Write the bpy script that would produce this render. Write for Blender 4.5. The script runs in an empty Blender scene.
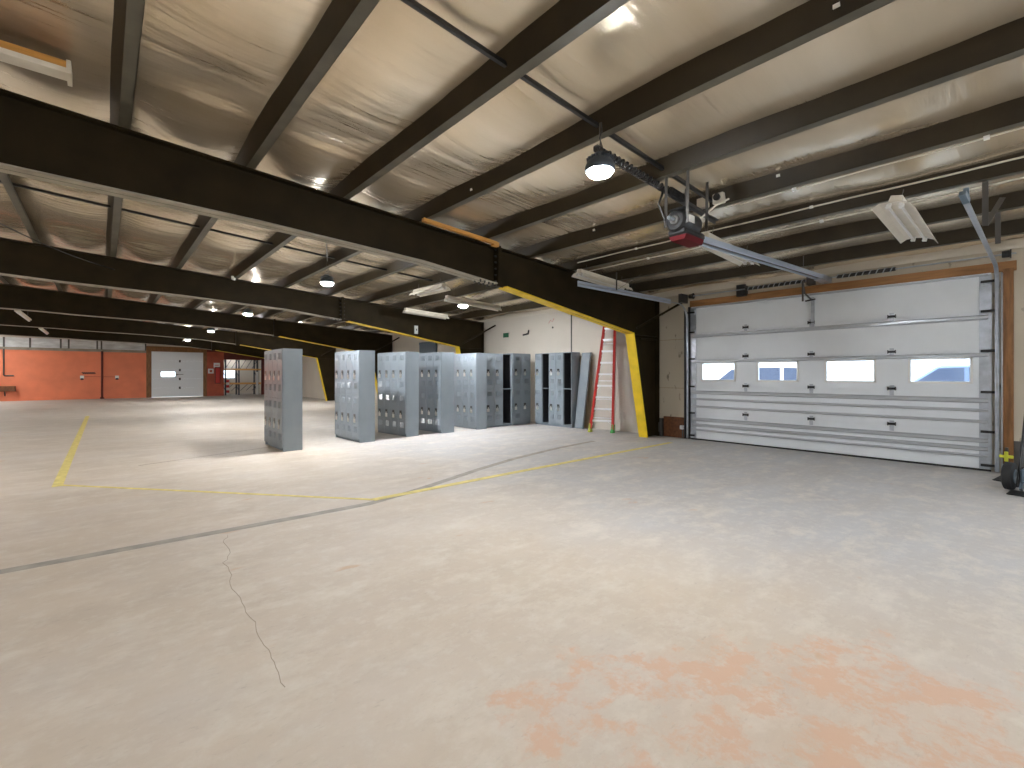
import bpy, math, random
from mathutils import Vector, Matrix
random.seed(7)
S = bpy.context.scene
COL = S.collection
PI = math.pi

# ------------------------------------------------------------------ materials
def mat(name, col, rough=0.6, metal=0.0, spec=0.5, noise=0.0, nscale=6.0, bump=0.0, bscale=40.0, stretch=(1, 1, 1), col2=None):
    m = bpy.data.materials.new(name); m.use_nodes = True
    nt = m.node_tree; b = nt.nodes['Principled BSDF']
    b.inputs['Base Color'].default_value = (*col, 1)
    b.inputs['Roughness'].default_value = rough
    b.inputs['Metallic'].default_value = metal
    b.inputs['Specular IOR Level'].default_value = spec
    if noise > 0 or bump > 0 or col2:
        tc = nt.nodes.new('ShaderNodeTexCoord'); mp = nt.nodes.new('ShaderNodeMapping')
        mp.inputs['Scale'].default_value = stretch
        nt.links.new(tc.outputs['Object'], mp.inputs['Vector'])
        n = nt.nodes.new('ShaderNodeTexNoise'); n.inputs['Scale'].default_value = nscale
        n.inputs['Detail'].default_value = 6
        nt.links.new(mp.outputs['Vector'], n.inputs['Vector'])
        if noise > 0 or col2:
            r = nt.nodes.new('ShaderNodeMix'); r.data_type = 'RGBA'
            a = col; c2 = col2 or tuple(max(0, c * (1 - noise)) for c in col)
            r.inputs['A'].default_value = (*c2, 1); r.inputs['B'].default_value = (*a, 1)
            mr = nt.nodes.new('ShaderNodeMapRange'); mr.inputs['From Min'].default_value = .3; mr.inputs['From Max'].default_value = .68
            nt.links.new(n.outputs['Fac'], mr.inputs['Value'])
            nt.links.new(mr.outputs['Result'], r.inputs['Factor'])
            nt.links.new(r.outputs['Result'], b.inputs['Base Color'])
        if bump > 0:
            n2 = nt.nodes.new('ShaderNodeTexNoise'); n2.inputs['Scale'].default_value = bscale
            nt.links.new(mp.outputs['Vector'], n2.inputs['Vector'])
            bp = nt.nodes.new('ShaderNodeBump'); bp.inputs['Strength'].default_value = bump
            bp.inputs['Distance'].default_value = .01
            nt.links.new(n2.outputs['Fac'], bp.inputs['Height'])
            nt.links.new(bp.outputs['Normal'], b.inputs['Normal'])
    return m

def emit(name, col, s):
    m = bpy.data.materials.new(name); m.use_nodes = True
    nt = m.node_tree; nt.nodes.clear()
    e = nt.nodes.new('ShaderNodeEmission'); o = nt.nodes.new('ShaderNodeOutputMaterial')
    e.inputs['Color'].default_value = (*col, 1); e.inputs['Strength'].default_value = s
    nt.links.new(e.outputs[0], o.inputs[0]); return m

M = {}
M['beam'] = mat('dark_beam_paint', (.027, .0185, .0075), .6, noise=.35, nscale=2.5, spec=.12)
M['beamgrey'] = mat('bounce_lit_grey_flange', (.36, .33, .26), .6, noise=.35, nscale=3)  # grey of the rafter undersides, light bounced off the floor painted in
M['beamp'] = mat('dark_brown_purlin_shaded', (.032, .022, .009), .5, noise=.4, nscale=3, spec=.3)  # purlin paint darkened for the web, shade put into the colour
M['purlin'] = mat('olive_purlin_lit', (.115, .105, .075), .5, noise=.4, nscale=3, spec=.4)  # same purlin lightened on its flange, floor-bounce light put into the colour
M['yellow'] = mat('yellow_safety_paint', (.86, .60, .015), .45, noise=.2, nscale=5)
M['lineyellow'] = mat('worn_yellow_line', (.74, .62, .20), .7, noise=.3, nscale=9)
M['bolt'] = mat('bolt_steel', (.05, .05, .05), .4, metal=.6)
M['locker'] = mat('grey_locker_enamel', (.265, .31, .35), .27, noise=.10, nscale=3, bump=.03, bscale=9, spec=.55)
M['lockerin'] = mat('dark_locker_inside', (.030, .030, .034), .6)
M['handledark'] = mat('black_latch', (.015, .015, .015), .4)
M['chrome'] = mat('bright_latch_metal', (.72, .72, .70), .28, metal=.85)
M['galv'] = mat('galvanised_steel', (.50, .54, .60), .33, metal=.75, noise=.25, nscale=8)
M['railsteel'] = mat('bluish_rail_steel', (.50, .57, .68), .35, metal=.35)
M['darksteel'] = mat('dark_bare_steel', (.11, .105, .10), .45, metal=.6)
M['doorpaint'] = mat('white_door_steel', (.73, .765, .80), .42, noise=.06, nscale=2)
M['fardoor'] = mat('pale_grey_door_steel', (.78, .82, .86), .45)
M['strut'] = mat('galvanised_strut', (.46, .48, .51), .3, metal=.6)
M['wood'] = mat('orange_stained_timber', (.40, .19, .065), .55, noise=.4, nscale=4, stretch=(4, .5, 5))
M['woodv'] = mat('stained_timber_jamb', (.33, .15, .05), .55, noise=.5, nscale=5, stretch=(4, 4, .6))
M['batten'] = mat('amber_timber', (.66, .33, .075), .5, noise=.3, nscale=6, stretch=(.5, 5, 5))
M['osb'] = mat('brown_osb_board', (.19, .068, .022), .65, noise=.5, nscale=16)
M['ply'] = mat('tan_plywood', (.42, .32, .21), .6, noise=.3, nscale=6, stretch=(1, 4, .6))
M['wallorange'] = mat('orange_wall_paint', (.86, .25, .125), .6, noise=.14, nscale=1.3)
M['wallred'] = mat('brick_red_paint', (.52, .10, .045), .55, noise=.3, nscale=2)
M['darkred'] = mat('dark_red_paint', (.16, .025, .018), .6, noise=.3, nscale=3)
M['cream'] = mat('cream_plastic', (.62, .58, .50), .5)
M['fixture'] = mat('cream_fixture_enamel', (.70, .655, .56), .38, noise=.12, nscale=7)
M['whitep'] = mat('white_plastic', (.75, .75, .73), .45)
M['black'] = mat('black_plastic', (.012, .012, .013), .4)
M['rubber'] = mat('black_rubber', (.02, .02, .021), .75, noise=.3, nscale=20)
M['redp'] = mat('red_fibreglass', (.50, .022, .016), .38)
M['redtag'] = mat('red_plastic', (.10, .010, .013), .8, spec=.15)
M['alu'] = mat('aluminium', (.84, .85, .87), .35, metal=.3)
M['green'] = mat('green_rubber_foot', (.08, .42, .10), .5)
M['limefoot'] = mat('lime_rubber_foot', (.50, .55, .09), .5)
M['signgreen'] = mat('green_sign', (.02, .13, .06), .5)
M['bluegrey'] = mat('blue_grey_enamel', (.14, .19, .24), .35, metal=.3)
M['rackblue'] = mat('dark_blue_rack_paint', (.022, .030, .048), .5)
M['rackbeam'] = mat('orange_rack_beam', (.72, .38, .12), .5)
M['carwhite'] = mat('white_car_paint', (.75, .77, .80), .2)
M['carblue'] = mat('blue_grey_car_paint', (.16, .22, .34), .2, metal=.3)
M['carglass'] = mat('car_window_glass', (.055, .075, .12), .08)
M['heatsink'] = mat('lamp_heatsink', (.10, .12, .15), .45, metal=.5)
M['lens'] = emit('lit_lamp_lens', (.93, .97, 1.0), 420)
M['lensfar'] = emit('lit_lamp_lens_far', (.98, .97, .95), 560)
M['lensdim'] = emit('lit_lamp_lens_dim', (1, .98, .95), 90)
M['lensmid'] = emit('lit_lamp_lens_strong', (.96, .98, 1.0), 760)
M['valve'] = mat('yellow_green_valve', (.70, .72, .06), .45)
M['scuff'] = mat('grey_floor_joint', (.36, .33, .285), .75, noise=.3, nscale=6)
M['crackm'] = mat('dark_floor_crack', (.31, .26, .20), .9)
M['yard'] = mat('pale_yard_concrete', (.62, .64, .67), .8, noise=.2, nscale=.6)
M['pane_far'] = mat('clerestory_film', (.84, .87, .88), .3, noise=.45, nscale=1.2, stretch=(1, 1, 3))

g = bpy.data.materials.new('clear_glass'); g.use_nodes = True
nt = g.node_tree; nt.nodes.clear()
o_ = nt.nodes.new('ShaderNodeOutputMaterial'); mx = nt.nodes.new('ShaderNodeMixShader')
tr = nt.nodes.new('ShaderNodeBsdfTransparent'); gl = nt.nodes.new('ShaderNodeBsdfGlossy')
tr.inputs['Color'].default_value = (.93, .96, 1, 1); gl.inputs['Roughness'].default_value = .04
mx.inputs['Fac'].default_value = .07
nt.links.new(tr.outputs[0], mx.inputs[1]); nt.links.new(gl.outputs[0], mx.inputs[2]); nt.links.new(mx.outputs[0], o_.inputs[0])
M['glass'] = g

# concrete floor: beige sealed slab, bare concrete to the right greyed further by painted-in daylight, peeling rust-coloured coat, streaks
def floor_mat():
    m = bpy.data.materials.new('worn_concrete_floor'); m.use_nodes = True
    nt = m.node_tree; b = nt.nodes['Principled BSDF']; L = nt.links.new; N = nt.nodes.new
    tc = N('ShaderNodeTexCoord'); sep = N('ShaderNodeSeparateXYZ'); L(tc.outputs['Object'], sep.inputs[0])
    def noise(scale, stretch=(1, 1, 1), detail=6, rough=.6, loc=(0, 0, 0)):
        mp = N('ShaderNodeMapping'); mp.inputs['Scale'].default_value = stretch; mp.inputs['Location'].default_value = loc
        L(tc.outputs['Object'], mp.inputs['Vector'])
        n = N('ShaderNodeTexNoise'); n.inputs['Scale'].default_value = scale; n.inputs['Detail'].default_value = detail
        n.inputs['Roughness'].default_value = rough
        L(mp.outputs['Vector'], n.inputs['Vector']); return n.outputs['Fac']
    def rng(v, a, b_, c=0, d=1):
        r = N('ShaderNodeMapRange'); r.inputs['From Min'].default_value = a; r.inputs['From Max'].default_value = b_
        r.inputs['To Min'].default_value = c; r.inputs['To Max'].default_value = d; L(v, r.inputs['Value']); return r.outputs['Result']
    def math_(op, a, b_=None):
        n = N('ShaderNodeMath'); n.operation = op
        for i, v in enumerate((a, b_)):
            if v is None: continue
            if isinstance(v, (int, float)): n.inputs[i].default_value = v
            else: L(v, n.inputs[i])
        return n.outputs[0]
    def mix(f, a, b_):
        n = N('ShaderNodeMix'); n.data_type = 'RGBA'
        L(f, n.inputs['Factor'])
        for k, v in (('A', a), ('B', b_)):
            if isinstance(v, tuple): n.inputs[k].default_value = (*v, 1)
            else: L(v, n.inputs[k])
        return n.outputs['Result']
    big = noise(.55, (1, 1, 1)); streak = noise(1.3, (.55, 1.5, 1), 10, .72); blot = noise(2.6, (.8, 1.2, 1), 9, .7, (5, 2, 0)); fine = noise(9, (1, 1, 1), 8, .7)
    base = mix(rng(big, .35, .65), (.50, .42, .335), (.58, .50, .42))
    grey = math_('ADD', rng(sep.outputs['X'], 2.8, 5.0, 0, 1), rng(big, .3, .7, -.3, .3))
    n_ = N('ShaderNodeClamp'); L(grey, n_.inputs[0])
    base = mix(math_('MULTIPLY', n_.outputs[0], .85), base, (.405, .41, .43))  # cool daylight mixed into the slab colour along with the bare grey
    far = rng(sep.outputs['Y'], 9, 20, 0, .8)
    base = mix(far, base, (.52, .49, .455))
    base = mix(rng(streak, .42, .70, 0, .42), base, (.43, .375, .325))
    base = mix(rng(blot, .50, .66, 0, .60), base, (.63, .575, .50))
    base = mix(rng(fine, .5, .66, 0, .38), base, (.61, .57, .51))
    base = mix(rng(noise(22, (.5, 1.4, 1), 6, .75, (1, 4, 0)), .58, .74, 0, .45), base, (.30, .26, .215))
    # peeling rust coat near the camera
    cx = math_('SUBTRACT', sep.outputs['X'], 2.35); cy = math_('SUBTRACT', sep.outputs['Y'], .75)
    u = math_('ADD', math_('MULTIPLY', cx, .75), math_('MULTIPLY', cy, -.66))
    v = math_('ADD', math_('MULTIPLY', cx, .66), math_('MULTIPLY', cy, .75))
    d = math_('SQRT', math_('ADD', math_('POWER', math_('DIVIDE', u, 1.45), 2), math_('POWER', math_('DIVIDE', v, .62), 2)))
    edge = noise(2.6, (1, 1, 1), 9, .62, (3, 1, 0))
    st = rng(math_('ADD', math_('SUBTRACT', 1.0, d), math_('MULTIPLY', math_('SUBTRACT', edge, .5), 3.2)), .12, .32)
    brk = rng(noise(5.5, (1, 1, 1), 9, .68, (2, 9, 0)), .46, .56, .15, 1)
    base = mix(math_('MULTIPLY', math_('MULTIPLY', st, brk), .85), base, (.57, .37, .26))
    spots = rng(noise(1.9, (.8, 1.4, 1), 3, .5, (7, 3, 0)), .70, .74)
    base = mix(math_('MULTIPLY', spots, .45), base, (.50, .27, .12))
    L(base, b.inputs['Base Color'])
    L(rng(streak, .3, .7, .48, .72), b.inputs['Roughness'])
    b.inputs['Specular IOR Level'].default_value = .35
    bp = N('ShaderNodeBump'); bp.inputs['Strength'].default_value = .12; bp.inputs['Distance'].default_value = .01
    L(fine, bp.inputs['Height']); L(bp.outputs['Normal'], b.inputs['Normal'])
    return m
M['floor'] = floor_mat()

# shiny wrinkled insulation film
def film_mat():
    m = bpy.data.materials.new('wrinkled_insulation_film'); m.use_nodes = True
    nt = m.node_tree; b = nt.nodes['Principled BSDF']; L = nt.links.new; N = nt.nodes.new
    tc = N('ShaderNodeTexCoord')
    def noise(scale, st, detail=5):
        mp = N('ShaderNodeMapping'); mp.inputs['Scale'].default_value = st; L(tc.outputs['Object'], mp.inputs['Vector'])
        n = N('ShaderNodeTexNoise'); n.inputs['Scale'].default_value = scale; n.inputs['Detail'].default_value = detail
        L(mp.outputs['Vector'], n.inputs['Vector']); return n.outputs['Fac']
    f = noise(1.0, (.5, 9, 1)); f2 = noise(1.0, (.25, 1.3, 1), 3)
    mixn = N('ShaderNodeMix'); mixn.data_type = 'RGBA'
    mixn.inputs['A'].default_value = (.72, .60, .43, 1); mixn.inputs['B'].default_value = (.88, .78, .62, 1)
    r = N('ShaderNodeMapRange'); r.inputs['From Min'].default_value = .32; r.inputs['From Max'].default_value = .68
    L(f2, r.inputs['Value']); L(r.outputs['Result'], mixn.inputs['Factor'])
    L(mixn.outputs['Result'], b.inputs['Base Color'])
    b.inputs['Metallic'].default_value = .68; b.inputs['Roughness'].default_value = .24
    bp = N('ShaderNodeBump'); bp.inputs['Strength'].default_value = .38; bp.inputs['Distance'].default_value = .03
    L(f, bp.inputs['Height']); L(bp.outputs['Normal'], b.inputs['Normal'])
    return m
M['film'] = film_mat()

def wall_mat(name, col, spots=True):
    m = bpy.data.materials.new(name); m.use_nodes = True
    nt = m.node_tree; b = nt.nodes['Principled BSDF']; L = nt.links.new; N = nt.nodes.new
    tc = N('ShaderNodeTexCoord')
    n1 = N('ShaderNodeTexNoise'); n1.inputs['Scale'].default_value = .8; L(tc.outputs['Object'], n1.inputs['Vector'])
    mp = N('ShaderNodeMapping'); mp.inputs['Scale'].default_value = (1, 1, .45); L(tc.outputs['Object'], mp.inputs['Vector'])
    n2 = N('ShaderNodeTexNoise'); n2.inputs['Scale'].default_value = 7; n2.inputs['Detail'].default_value = 6; L(mp.outputs['Vector'], n2.inputs['Vector'])
    a = N('ShaderNodeMix'); a.data_type = 'RGBA'; L(n1.outputs['Fac'], a.inputs['Factor'])
    a.inputs['A'].default_value = (*[c * .86 for c in col], 1); a.inputs['B'].default_value = (*[min(1, c * 1.1) for c in col], 1)
    r = N('ShaderNodeMapRange'); r.inputs['From Min'].default_value = .63 if spots else .72; r.inputs['From Max'].default_value = .70 if spots else .85
    r.inputs['To Max'].default_value = .75 if spots else .3
    L(n2.outputs['Fac'], r.inputs['Value'])
    c = N('ShaderNodeMix'); c.data_type = 'RGBA'; L(r.outputs['Result'], c.inputs['Factor']); L(a.outputs['Result'], c.inputs['A'])
    c.inputs['B'].default_value = (.12, .095, .07, 1)
    L(c.outputs['Result'], b.inputs['Base Color']); b.inputs['Roughness'].default_value = .65
    return m
M['wallcream'] = wall_mat('scuffed_cream_block', (.54, .48, .38), True)
M['wallwhite'] = wall_mat('pale_wall_panel', (.62, .575, .51), False)

# ------------------------------------------------------------------ mesh builder
class MB:
    def __init__(s): s.v = []; s.f = []; s.mi = []; s.cur = 0; s.mats = []
    def use(s, m):
        if m not in s.mats: s.mats.append(m)
        s.cur = s.mats.index(m); return s
    def add(s, vs, fs):
        b = len(s.v); s.v += [tuple(v) for v in vs]
        for f in fs: s.f.append(tuple(b + i for i in f)); s.mi.append(s.cur)
        return s
    def box(s, x0, x1, y0, y1, z0, z1):
        return s.add([(x0, y0, z0), (x1, y0, z0), (x1, y1, z0), (x0, y1, z0), (x0, y0, z1), (x1, y0, z1), (x1, y1, z1), (x0, y1, z1)],
                     [(3, 2, 1, 0), (4, 5, 6, 7), (0, 1, 5, 4), (1, 2, 6, 5), (2, 3, 7, 6), (3, 0, 4, 7)])
    def bar(s, p, q, w, h, up=(0, 0, 1)):       # rectangular bar; w along side axis, h along up axis
        p = Vector(p); q = Vector(q); d = (q - p).normalized(); u = Vector(up)
        if abs(d.dot(u)) > .98: u = Vector((1, 0, 0))
        sd = d.cross(u).normalized(); u = sd.cross(d).normalized(); sd *= w / 2; u *= h / 2
        vs = [p - sd - u, p + sd - u, p + sd + u, p - sd + u, q - sd - u, q + sd - u, q + sd + u, q - sd + u]
        return s.add(vs, [(0, 1, 2, 3), (7, 6, 5, 4), (4, 5, 1, 0), (5, 6, 2, 1), (6, 7, 3, 2), (7, 4, 0, 3)])
    def tube(s, pts, r, n=8):
        pts = [Vector(p) for p in pts]; rings = []
        prev = None
        for i, p in enumerate(pts):
            d = (pts[min(i + 1, len(pts) - 1)] - pts[max(i - 1, 0)]).normalized()
            if prev is None:
                a = Vector((0, 0, 1)) if abs(d.z) < .9 else Vector((1, 0, 0))
                a = (a - d * a.dot(d)).normalized()
            else:
                a = (prev - d * prev.dot(d)).normalized()
            prev = a; b = d.cross(a)
            rings.append([p + (a * math.cos(2 * PI * k / n) + b * math.sin(2 * PI * k / n)) * r for k in range(n)])
        vs = [v for ring in rings for v in ring]; fs = []
        for i in range(len(pts) - 1):
            for k in range(n):
                fs.append((i * n + k, i * n + (k + 1) % n, (i + 1) * n + (k + 1) % n, (i + 1) * n + k))
        fs.append(tuple(range(n))[::-1]); fs.append(tuple((len(pts) - 1) * n + k for k in range(n)))
        return s.add(vs, fs)
    def prism(s, poly, axis, a, b):             # polygon (2D) extruded along axis from a to b
        def P(u, v, t):
            return {'x': (t, u, v), 'y': (u, t, v), 'z': (u, v, t)}[axis]
        n = len(poly); vs = [P(u, v, a) for u, v in poly] + [P(u, v, b) for u, v in poly]
        fs = [tuple(range(n)), tuple(range(2 * n - 1, n - 1, -1))]
        for i in range(n): j = (i + 1) % n; fs.append((j, i, n + i, n + j))
        return s.add(vs, fs)
    def lathe(s, prof, c=(0, 0, 0), axis='z', n=24):
        c = Vector(c); vs = []
        for r, h in prof:
            for k in range(n):
                a = 2 * PI * k / n
                q = {'z': (r * math.cos(a), r * math.sin(a), h), 'x': (h, r * math.cos(a), r * math.sin(a)), 'y': (r * math.sin(a), h, r * math.cos(a))}[axis]
                vs.append(c + Vector(q))
        fs = []
        for i in range(len(prof) - 1):
            for k in range(n): fs.append((i * n + k, i * n + (k + 1) % n, (i + 1) * n + (k + 1) % n, (i + 1) * n + k))
        fs.append(tuple(range(n))[::-1]); fs.append(tuple((len(prof) - 1) * n + k for k in range(n)))
        return s.add(vs, fs)
    def build(s, name, m=None, parent=None, smooth=False, bevel=0.0, loc=None):
        me = bpy.data.meshes.new(name); me.from_pydata(s.v, [], s.f)
        if m is not None and not s.mats: me.materials.append(M[m])
        for k in s.mats: me.materials.append(M[k])
        if s.mats:
            for p, i in zip(me.polygons, s.mi): p.material_index = i
        me.update()
        import bmesh
        bm = bmesh.new(); bm.from_mesh(me); bmesh.ops.recalc_face_normals(bm, faces=bm.faces); bm.to_mesh(me); bm.free()
        o = bpy.data.objects.new(name, me); COL.objects.link(o)
        if parent is not None: o.parent = parent
        if loc is not None: o.location = loc
        if smooth:
            me.polygons.foreach_set('use_smooth', [True] * len(me.polygons))
            try: me.set_sharp_from_angle(angle=math.radians(38))
            except Exception: pass
        if bevel > 0:
            md = o.modifiers.new('bevel', 'BEVEL'); md.width = bevel; md.segments = 1; md.limit_method = 'ANGLE'
        return o

def tag(o, label, cat, group=None, kind=None):
    o['label'] = label; o['category'] = cat
    if group: o['group'] = group
    if kind: o['kind'] = kind
    return o
def thing(name, label, cat, loc=(0, 0, 0), rotz=0, group=None):
    o = bpy.data.objects.new(name, None); COL.objects.link(o); o.location = loc; o.rotation_euler = (0, 0, rotz)
    o.empty_display_size = .1
    return tag(o, label, cat, group)
def struct(o, label, cat): return tag(o, label, cat, kind='structure')
def copy_tree(o, parent=None):
    c = o.copy(); COL.objects.link(c)
    if parent is not None: c.parent = parent
    for ch in list(o.children): copy_tree(ch, c)
    return c

# ------------------------------------------------------------------ key dimensions (metres)
XW = 10.42            # inner face of the side wall with the garage door
YE = 39.3             # orange end wall
XL, YB = -15.0, -8.0
def zt(x):            # underside of the purlins = top of the rafters
    return 4.07 - .066 * x if x > -7 else 4.07 + .066 * 7 + .066 * (x + 7)
FR = [6.4, 13.45, 20.5, 27.6, 34.7]
PX = [.22 + 1.163 * k for k in range(-4, 9)]      # right-hand edges of the purlin flanges

# ------------------------------------------------------------------ shell
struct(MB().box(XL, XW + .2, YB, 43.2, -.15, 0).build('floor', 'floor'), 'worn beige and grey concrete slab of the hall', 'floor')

# ceiling: wrinkled film sagging between the purlins
nx, ny = 210, 620
vs = []; fs = []
x0, x1, y0, y1 = -15.0, XW + .3, YB, YE + .2
ph = [random.uniform(0, 6.28) for _ in range(12)]
for j in range(ny + 1):
    y = y0 + (y1 - y0) * j / ny
    for i in range(nx + 1):
        x = x0 + (x1 - x0) * i / nx
        u = ((x - .22) / 1.163) % 1.0
        sg = math.sin(PI * u)
        w = (.6 * math.sin(y * 3.1 + ph[0] + .35 * math.sin(x * 1.3)) + .5 * math.sin(y * 7.3 + ph[1] + .6 * math.sin(x * .9 + 1)) +
             .35 * math.sin(y * 13.7 + ph[2] + .7 * math.sin(x * 1.7)) + .25 * math.sin(y * 21 + ph[3] + x * .4))
        dy = min(abs(y - q) for q in [-.85] + FR)
        br = .038 * math.exp(-((dy - .25) / .45) ** 2) - .05 * math.exp(-((dy - 1.35) / .5) ** 2)
        lw = .030 * math.sin(y * 1.9 + ph[4] + .3 * math.sin(x * .8)) + .02 * math.sin(y * 1.15 + ph[5] + 1.5 * math.floor((x - .22) / 1.163))
        vs.append((x, y, zt(x) + .215 - .085 * sg ** .7 + sg * (.0065 * w + lw) - br * max(0, sg - .35) * 1.5))
for j in range(ny):
    for i in range(nx):
        a = j * (nx + 1) + i; fs.append((a, a + nx + 1, a + nx + 2, a + 1))
ce = MB().add(vs, fs)
c_ = ce.build('ceiling', 'film', smooth=True)
struct(c_, 'wrinkled shiny insulation film under the roof', 'ceiling')
mb = MB()   # roof deck above the film keeps daylight out
mb.prism([(XL - .2, zt(XL) + .45), (-7, zt(-7) + .45), (XW + .5, zt(XW) + .45), (XW + .5, zt(XW) + .36), (-7, zt(-7) + .36), (XL - .2, zt(XL) + .36)], 'y', YB - .2, YE + .2)
mb.box(5.9, 10, YE + .2, 43.3, 3.2, 3.3)
struct(mb.build('roof', 'darksteel'), 'steel roof deck over the hall', 'roof')

# side wall, with garage door opening Y .55..5.5 and an open door behind the camera
HT = 3.75
mb = MB(); T = .2
mb.use('wallcream')
mb.box(XW, XW + T, 5.44, 6.42, 0, HT)
mb.box(XW, XW + T, .61, 5.44, 3.05, HT)
mb.box(XW, XW + T, -1.6, .61, 0, HT)
mb.use('wallwhite')
mb.box(XW, XW + T, 6.42, YE + .2, 0, HT)
mb.box(XW, XW + T, -6.4, -1.6, 3.3, HT)
mb.box(XW, XW + T, YB, -6.4, 0, HT)
struct(mb.build('wall_right'), 'cream side wall around the garage door and behind the lockers', 'wall')
mb = MB()
for z in (2.35, 1.18): mb.box(XW - .004, XW, 5.56, 6.36, z, z + .012)
struct(mb.build('trim_1', 'ply'), 'horizontal joint lines in the cream wall left of the garage door', 'trim')
mb = MB(); mb.box(XW - .012, XW, 9.22, 9.26, 2.02, 3.52)
struct(mb.build('trim_2', 'darksteel'), 'thin dark vertical seam in the pale wall above the leaning panel', 'trim')
struct(MB().box(XW - .1, XW, YB, YE, 3.44, 3.545).box(XW - .1, XW - .085, YB, YE, 3.40, 3.44).build('trim_3', 'cream'), 'cream eave strut along the top of the side wall', 'trim')
struct(MB().box(XL - .2, XL, YB, YE, 0, 4.4).build('wall_left', 'wallwhite'), 'pale long wall opposite the garage door', 'wall')
mb = MB(); mb.box(XL, XW + .2, YB - .2, YB, 0, 4.9)
struct(mb.build('wall_front', 'wallwhite'), 'pale end wall behind the camera', 'wall')

# orange end wall
mb = MB()
mb.use('wallorange'); mb.box(XL, 2.2, YE, YE + .2, 0, 3.0)
mb.use('wallred'); mb.box(5.55, 6.62, YE, YE + .2, 0, 3.15)
mb.use('wallwhite'); mb.box(2.2, 5.55, YE, YE + .2, 3.02, 4.6); mb.box(XL, 2.2, YE, YE + .2, 3.68, 5.2)
mb.use('darkred'); mb.box(5.55, XW, YE, YE + .2, 3.15, 4.0); mb.box(6.62, 9.1, YE, YE + .2, 2.62, 3.15)
mb.use('darkred'); mb.box(9.1, XW, YE, YE + .2, 0, 3.15)
struct(mb.build('wall_back'), 'orange painted end wall of the hall with dark red right end', 'wall')
mb = MB().use('pane_far').box(XL, 2.2, YE + .04, YE + .08, 3.0, 3.68).use('darksteel')
for x in (-9, -6.6, -4.25, -3.2, -1.9, -1.55, -.25, -.05, 2.15): mb.box(x - .04, x + .04, YE - .02, YE + .1, 3.0, 3.68)
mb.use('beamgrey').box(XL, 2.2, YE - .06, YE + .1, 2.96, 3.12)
struct(mb.build('window_1'), 'shiny pale clerestory band above the orange wall', 'window')
# bay behind the opening
mb = MB().use('wallwhite')
mb.box(6.0, 7.15, 43, 43.2, 0, 3.2); mb.box(7.15, 8.0, 43, 43.2, 0, 1.25); mb.box(7.15, 8.0, 43, 43.2, 1.98, 3.2); mb.box(8.0, 9.9, 43, 43.2, 0, 3.2)
mb.box(6.0, 6.1, YE + .2, 43, 0, 3.2); mb.box(9.8, 9.9, YE + .2, 43, 0, 3.2)
struct(mb.build('wall_bay'), 'pale wall of the storage bay behind the pallet rack', 'wall')
struct(MB().use('glass').box(7.15, 8.0, 43.08, 43.1, 1.25, 1.98).use('whitep').box(7.12, 8.03, 42.98, 43.0, 1.22, 1.27).box(7.12, 8.03, 42.98, 43.0, 1.96, 2.01).box(7.1, 7.15, 42.98, 43.0, 1.22, 2.01).box(8.0, 8.05, 42.98, 43.0, 1.22, 2.01).build('window_2'),
       'small bright window behind the pallet rack', 'window')
# outside
struct(MB().box(XW + .2, 80, -60, 100, -.4, -.02).build('ground', 'yard'), 'paved yard outside the garage door', 'ground')

# floor marks
def strip(pts, w, name, m, z0=0, z1=.002):
    mb = MB(); n = len(pts); L_ = []; R_ = []
    for i, p in enumerate(pts):
        a = Vector(pts[max(0, i - 1)]); b = Vector(pts[min(n - 1, i + 1)]); d = (b - a).normalized(); q = Vector((-d.y, d.x)) * w / 2
        L_.append(Vector(p) + q); R_.append(Vector(p) - q)
    vs = []
    for l, r in zip(L_, R_): vs += [(l.x, l.y, z0), (r.x, r.y, z0), (r.x, r.y, z1), (l.x, l.y, z1)]
    fs = [(0, 1, 2, 3)]
    for i in range(n - 1):
        a, b = i * 4, i * 4 + 4
        for k in range(4): fs.append((a + k, b + k, b + (k + 1) % 4, a + (k + 1) % 4))
    fs.append(tuple((n - 1) * 4 + k for k in (3, 2, 1, 0)))
    return mb.add(vs, fs).build(name, m)
struct(strip([(-.46, 8.75), (-.41, 23.1)], .11, 'floor_line', 'lineyellow'), 'thick yellow floor line running away toward the orange wall', 'floor line')
struct(strip([(-.44, 8.86), (2.46, 5.33)], .065, 'floor_line', 'lineyellow'), 'thin faded yellow floor line slanting across the left of the slab', 'floor line')
struct(strip([(2.44, 5.33), (4.44, 5.39), (9.5, 5.5)], .115, 'floor_line', 'lineyellow', 0, .003), 'yellow floor line running to the foot of the nearest column', 'floor line')
struct(strip([(-4.5, 5.3), (-.59, 5.25), (.69, 5.22), (1.6, 5.2), (2.32, 5.2), (3.0, 5.38), (3.8, 5.68), (4.53, 5.96), (5.6, 6.3), (7, 6.6), (8.4, 6.78)], .12, 'floor_joint', 'scuff', 0, .0012), 'dark grey filled joint curving across the slab', 'floor joint')
struct(strip([(.45, 9.9), (1.6, 10.3), (2.6, 10.65)], .03, 'floor_joint', 'crackm', 0, .0012), 'thin dark saw cut in the slab left of the lone locker bank', 'floor joint')
def px2floor(x, y):
    a = 512 - 102.5; F = 468.0; n = math.hypot(a, F); c = (x - 512, F); t = 1.5 / (y - 375)
    return ((c[0] * F / n + c[1] * a / n) * t, (c[0] * -a / n + c[1] * F / n) * t)
crk = []
base = [(228, 535), (224, 542), (230, 553), (224, 563), (233, 575), (229, 584), (240, 598), (247, 612), (255, 622), (258, 636), (268, 650), (274, 662), (279, 678), (286, 692)]
for i, p in enumerate(base[:-1]):
    q = base[i + 1]
    for t in (0, .33, .66): crk.append((p[0] + (q[0] - p[0]) * t + random.uniform(-1.6, 1.6), p[1] + (q[1] - p[1]) * t))
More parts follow.
